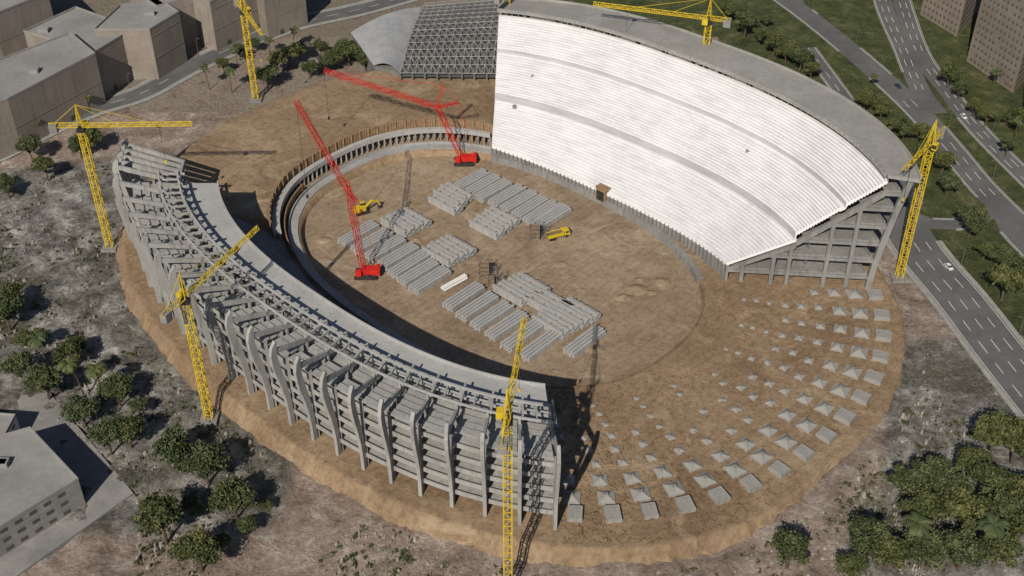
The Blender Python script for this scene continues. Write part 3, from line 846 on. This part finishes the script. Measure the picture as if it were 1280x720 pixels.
def palm(seed,h):
    rr=random.Random(seed); mb=MB(); lean=Vector((rr.uniform(-1.5,1.5),rr.uniform(-1.5,1.5),0)); pv=Vector((0,0,-.6))
    for k in range(6):
        f=(k+1)/6; q=lean*f*f+Z*h*f; mb.tube(pv,q,.32-.03*k,.29-.03*k,0,7); pv=q
    for k in range(18):
        a=k*.349*1.02+rr.random()*.3; el=rr.uniform(-.2,1.1); L=rr.uniform(3.4,4.6); d=Vector((math.cos(a),math.sin(a),0)); sd=Z.cross(d); p=pv
        for j in range(8):
            e=el-j*.24; q=p+(d*math.cos(e)+Z*math.sin(e))*L/8; w=.95*math.sin(math.pi*(j+1.2)/9.5)
            for sg in(-1,1):
                mb.quad([p,q,q+sd*sg*w-Z*.35+d*.3,p.lerp(q,.35)+sd*sg*w-Z*.35+d*.25],1+(k%2))
            p=q
    return mb.obj('palm_tree',[BARK,LF1,LF2])
TV=[tree(k,10.5+k*.6,5.6+.35*(k%3)) for k in range(5)]
PVv=[palm(30,13),palm(31,15.5)]
cnt={}
def put(lst,idx,p,sc):
    o=lst[idx]; key=(o.name)
    if key in cnt: 
        n=bpy.data.objects.new(o.name.split('.')[0],o.data); bpy.context.collection.objects.link(n); o=n
    else: cnt[key]=1
    o.location=p-Z*.3; o.rotation_euler=(0,0,R()*6.28); o.scale=(sc*(.85+.35*R()),sc*(.85+.35*R()),sc*(.9+.25*R()))
TREES=[(12,412,1.3),(18,392,1.1),(45,442,.9),(62,500,1.3),(90,462,1.05),(100,445,.8),(106,532,1.1),(152,508,1.05),(140,568,1.25),(165,560,1.1),(222,588,1.4),(262,606,1.3),(296,648,1.35),(208,678,1.5),(252,715,1.2),(240,640,.6),(175,520,.7),(30,478,1.1),(280,690,.7),(335,640,.5),(310,668,.6),
 (12,248,1),(42,203,1.1),(60,226,1),(102,198,1),(120,190,1),(8,236,.7),
 (335,112,1.15),(348,96,1),(362,84,1),(376,78,.9),(420,86,1),(437,82,1.2),(458,92,1.),(402,72,.8),(300,76,.8),(388,98,.8),(318,66,.7),(280,92,.7),(410,92,.8),(430,70,.8),
 (1080,140,1.1),(1096,142,.7),(1112,172,.8),(1128,178,.8),(1150,182,.9),(1156,206,1.),(1176,216,.9),(1182,246,.9),(1210,296,1.2),(1228,325,.8),(1250,342,1.1),(1252,376,1.15),(1278,356,.95),(1184,110,1),(1198,124,.9),(1216,146,.8),(1230,158,.8),(1256,196,.9),(1270,160,.8),(1258,158,.7),(1100,150,.7),(1120,160,.7),
 (930,48,1.2),(948,58,.8),(966,72,1.1),(982,80,1),(998,92,1.1),(1012,102,.9),(912,30,1),(956,34,.7),(975,64,.8),(1005,84,.8),
 (1236,570,1.75),(1264,580,1.4),(1208,600,1.3),(1128,620,1.2),(1160,616,1.4),(1184,640,1.3),(1230,628,1.4),(1268,634,1.3),(1146,660,1.5),(1200,672,1.5),(1246,668,1.5),(1076,700,1.2),(1106,710,1.3),(1150,708,1.4),(1196,716,1.4),(1240,712,1.4),(1284,690,1.4),(984,712,1.35),(1060,726,.9),(1290,590,1.2)]
for i,(x,y,s) in enumerate(TREES):
    if 1100<x and y>540: s*=.88
    put(TV,i%5,G(x,y),s*.95)
PL=[(60,462,1.05),(105,495,1.1),(130,500,1.),(50,172,.7),(112,140,.7),(262,112,.8),(290,116,.9),(298,84,.8),(338,70,.7),(368,62,.7),(1090,112,.6),(1215,700,1.2),(1140,690,1.1),(1268,175,.8),(1240,110,.8),(985,72,.7),(1140,175,.7),(1160,190,.7)]
for i,(x,y,s) in enumerate(PL): put(PVv,i%2,G(x,y),s)
# scrub & rubble
mb=MB(); rb=MB(); rr=random.Random(5); k=0
while k<2600:
    px=rr.uniform(-30,1310); py=rr.uniform(200,725); p=G(px,py)
    if inside(p.x,p.y,1.06)<1: continue
    ok=px<430 or py>640 or (px>1040 and py>440 and px<1280)
    if not ok: continue
    if px<170 and py>490 and px<(py-480)*1.3 : continue
    if onother(p,-1,2): continue
    den=noise.noise(Vector((p.x*.02,p.y*.02,9)))
    if den<-.1+.3*rr.random()-.2: continue
    k+=1
    r=rr.uniform(.4,1.) if rr.random()<.8 else rr.uniform(1,2.4)
    if rr.random()<.45:
        for q in range(int(10+14*r)):
            d=rv(rr); d.z=abs(d.z)*.7; c=p+d*r*rr.uniform(.4,1); s=rr.uniform(.2,.42); a=rv(rr); b=rv(rr).cross(a)
            mb.quad([c+a*s,c+b*s,c-a*s,c-b*s],rr.choice((0,1,2)))
    else:
        r*=.45; n=5
        b=[p+Vector((math.cos(a*1.257)*r*rr.uniform(.7,1.3),math.sin(a*1.257)*r*rr.uniform(.7,1.3),-.9)) for a in range(n)]
        rb.hexa(b,[p+(q-p)*.6+Z*(r*.5+.9) for q in b])
mb.obj('scrub_vegetation',[LF1,LF2,LF3]); rb.obj('rubble',[simple('rubble_stone',(.22,.195,.175),(.4,.37,.34),.2)])
# cars
def car(p,ang,mat):
    mb=MB()
    lo=[(-2.1,.35),(2.15,.35),(2.2,.8),(1.2,.95),(-1.9,1.0),(-2.15,.8)]
    mb.hexa([Vector((x,-.88,z)) for x,z in lo],[Vector((x,.88,z)) for x,z in lo],0)
    up=[(-1.75,.98),(1.15,.96),(.45,1.45),(-1.2,1.48)]
    mb.hexa([Vector((x,-.78,z)) for x,z in up],[Vector((x,.78,z)) for x,z in up],2)
    mb.hexa([Vector((x,-.72,z)) for x,z in((-1.15,1.47),(.42,1.45),(.4,1.52),(-1.1,1.54))],[Vector((x,.72,z)) for x,z in((-1.15,1.47),(.42,1.45),(.4,1.52),(-1.1,1.54))],0)
    for x in(-1.35,1.35):
        for y in(-.8,.8): mb.tube(Vector((x,y-.1,.33)),Vector((x,y+.1,.33)),.33,.33,1,10)
    o=mb.obj('car',[mat,DARK,GLASS]); o.location=p; o.rotation_euler=(0,0,ang)
CARC=[WHITE,simple('car_silver',(.35,.36,.37),(.4,.4,.4),.3,.4),simple('car_blue',(.03,.05,.1),(.04,.06,.12),.3,.4),DARK]
for (x,y,k,o) in ((1120,112,0,2.5),(1212,150,2,-2),(1172,342,5,6),(28,182,7,-3)):
    c,w,l=paths[k]; q=G(x,y); i=min(range(1,len(c)-1),key=lambda i_:(c[i_]-q).length); d=c[i+1]-c[i]; n=Vector((-d.y,d.x,0)).normalized(); p=c[i]+n*o; p.z=hbase(p.x,p.y)+.06+.03*k+.01
    car(p,math.atan2(d.y,d.x),CARC[(k+i)%4])
def lamp(p,ang):
    mb=MB(); mb.tube((0,0,-.2),(0,0,9),.11,.07); mb.beam((0,0,9),(2,0,9.6),.1); mb.box((2.3,0,9.6),.9,.35,.15)
    o=mb.obj('street_lamp',[CONC_D]); o.location=p; o.rotation_euler=(0,0,ang)
for k in (0,2,5,7):
    c,w,l=paths[k]
    for i in range(4,len(c)-4,7):
        px,py=proj(c[i].x,c[i].y,0)
        if not(-50<px<1330 and -40<py<760): continue
        d=(c[i+1]-c[i]).normalized(); n=Vector((-d.y,d.x,0)); p=c[i]+n*(w/2+1.4); p.z=hbase(p.x,p.y)
        if onother(p,k,0): continue
        lamp(p,math.atan2(-n.y,-n.x))
# ---------- light
w=bpy.data.worlds.new('World'); bpy.context.scene.world=w; w.use_nodes=True; nt=w.node_tree
sk=nt.nodes.new('ShaderNodeTexSky'); sk.sky_type='NISHITA'; sk.sun_disc=False; sk.sun_elevation=math.radians(39); sk.sun_rotation=math.radians(198); sk.dust_density=.6; sk.ozone_density=2.
bgn=nt.nodes['Background']; nt.links.new(sk.outputs[0],bgn.inputs[0]); bgn.inputs[1].default_value=.05
l=bpy.data.lights.new('sun','SUN'); l.energy=4.5; l.angle=math.radians(.5); l.color=(1,.91,.77)
o=bpy.data.objects.new('sun',l); bpy.context.collection.objects.link(o)
el=math.radians(39); d=Vector((.33*math.cos(el),.944*math.cos(el),-math.sin(el))); o.rotation_euler=d.to_track_quat('-Z','Y').to_euler(); o.location=(-200,-200,400)
cam=bpy.data.cameras.new('camera'); cam.lens=F/1280*36; cam.sensor_width=36; cam.clip_end=20000; cam.clip_start=1
co_=bpy.data.objects.new('camera',cam); bpy.context.collection.objects.link(co_); co_.location=(0,0,H); co_.rotation_euler=(math.radians(52),0,0)
bpy.context.scene.camera=co_
sc=bpy.context.scene; sc.view_settings.view_transform='Standard'; sc.view_settings.look='None'; sc.view_settings.exposure=0
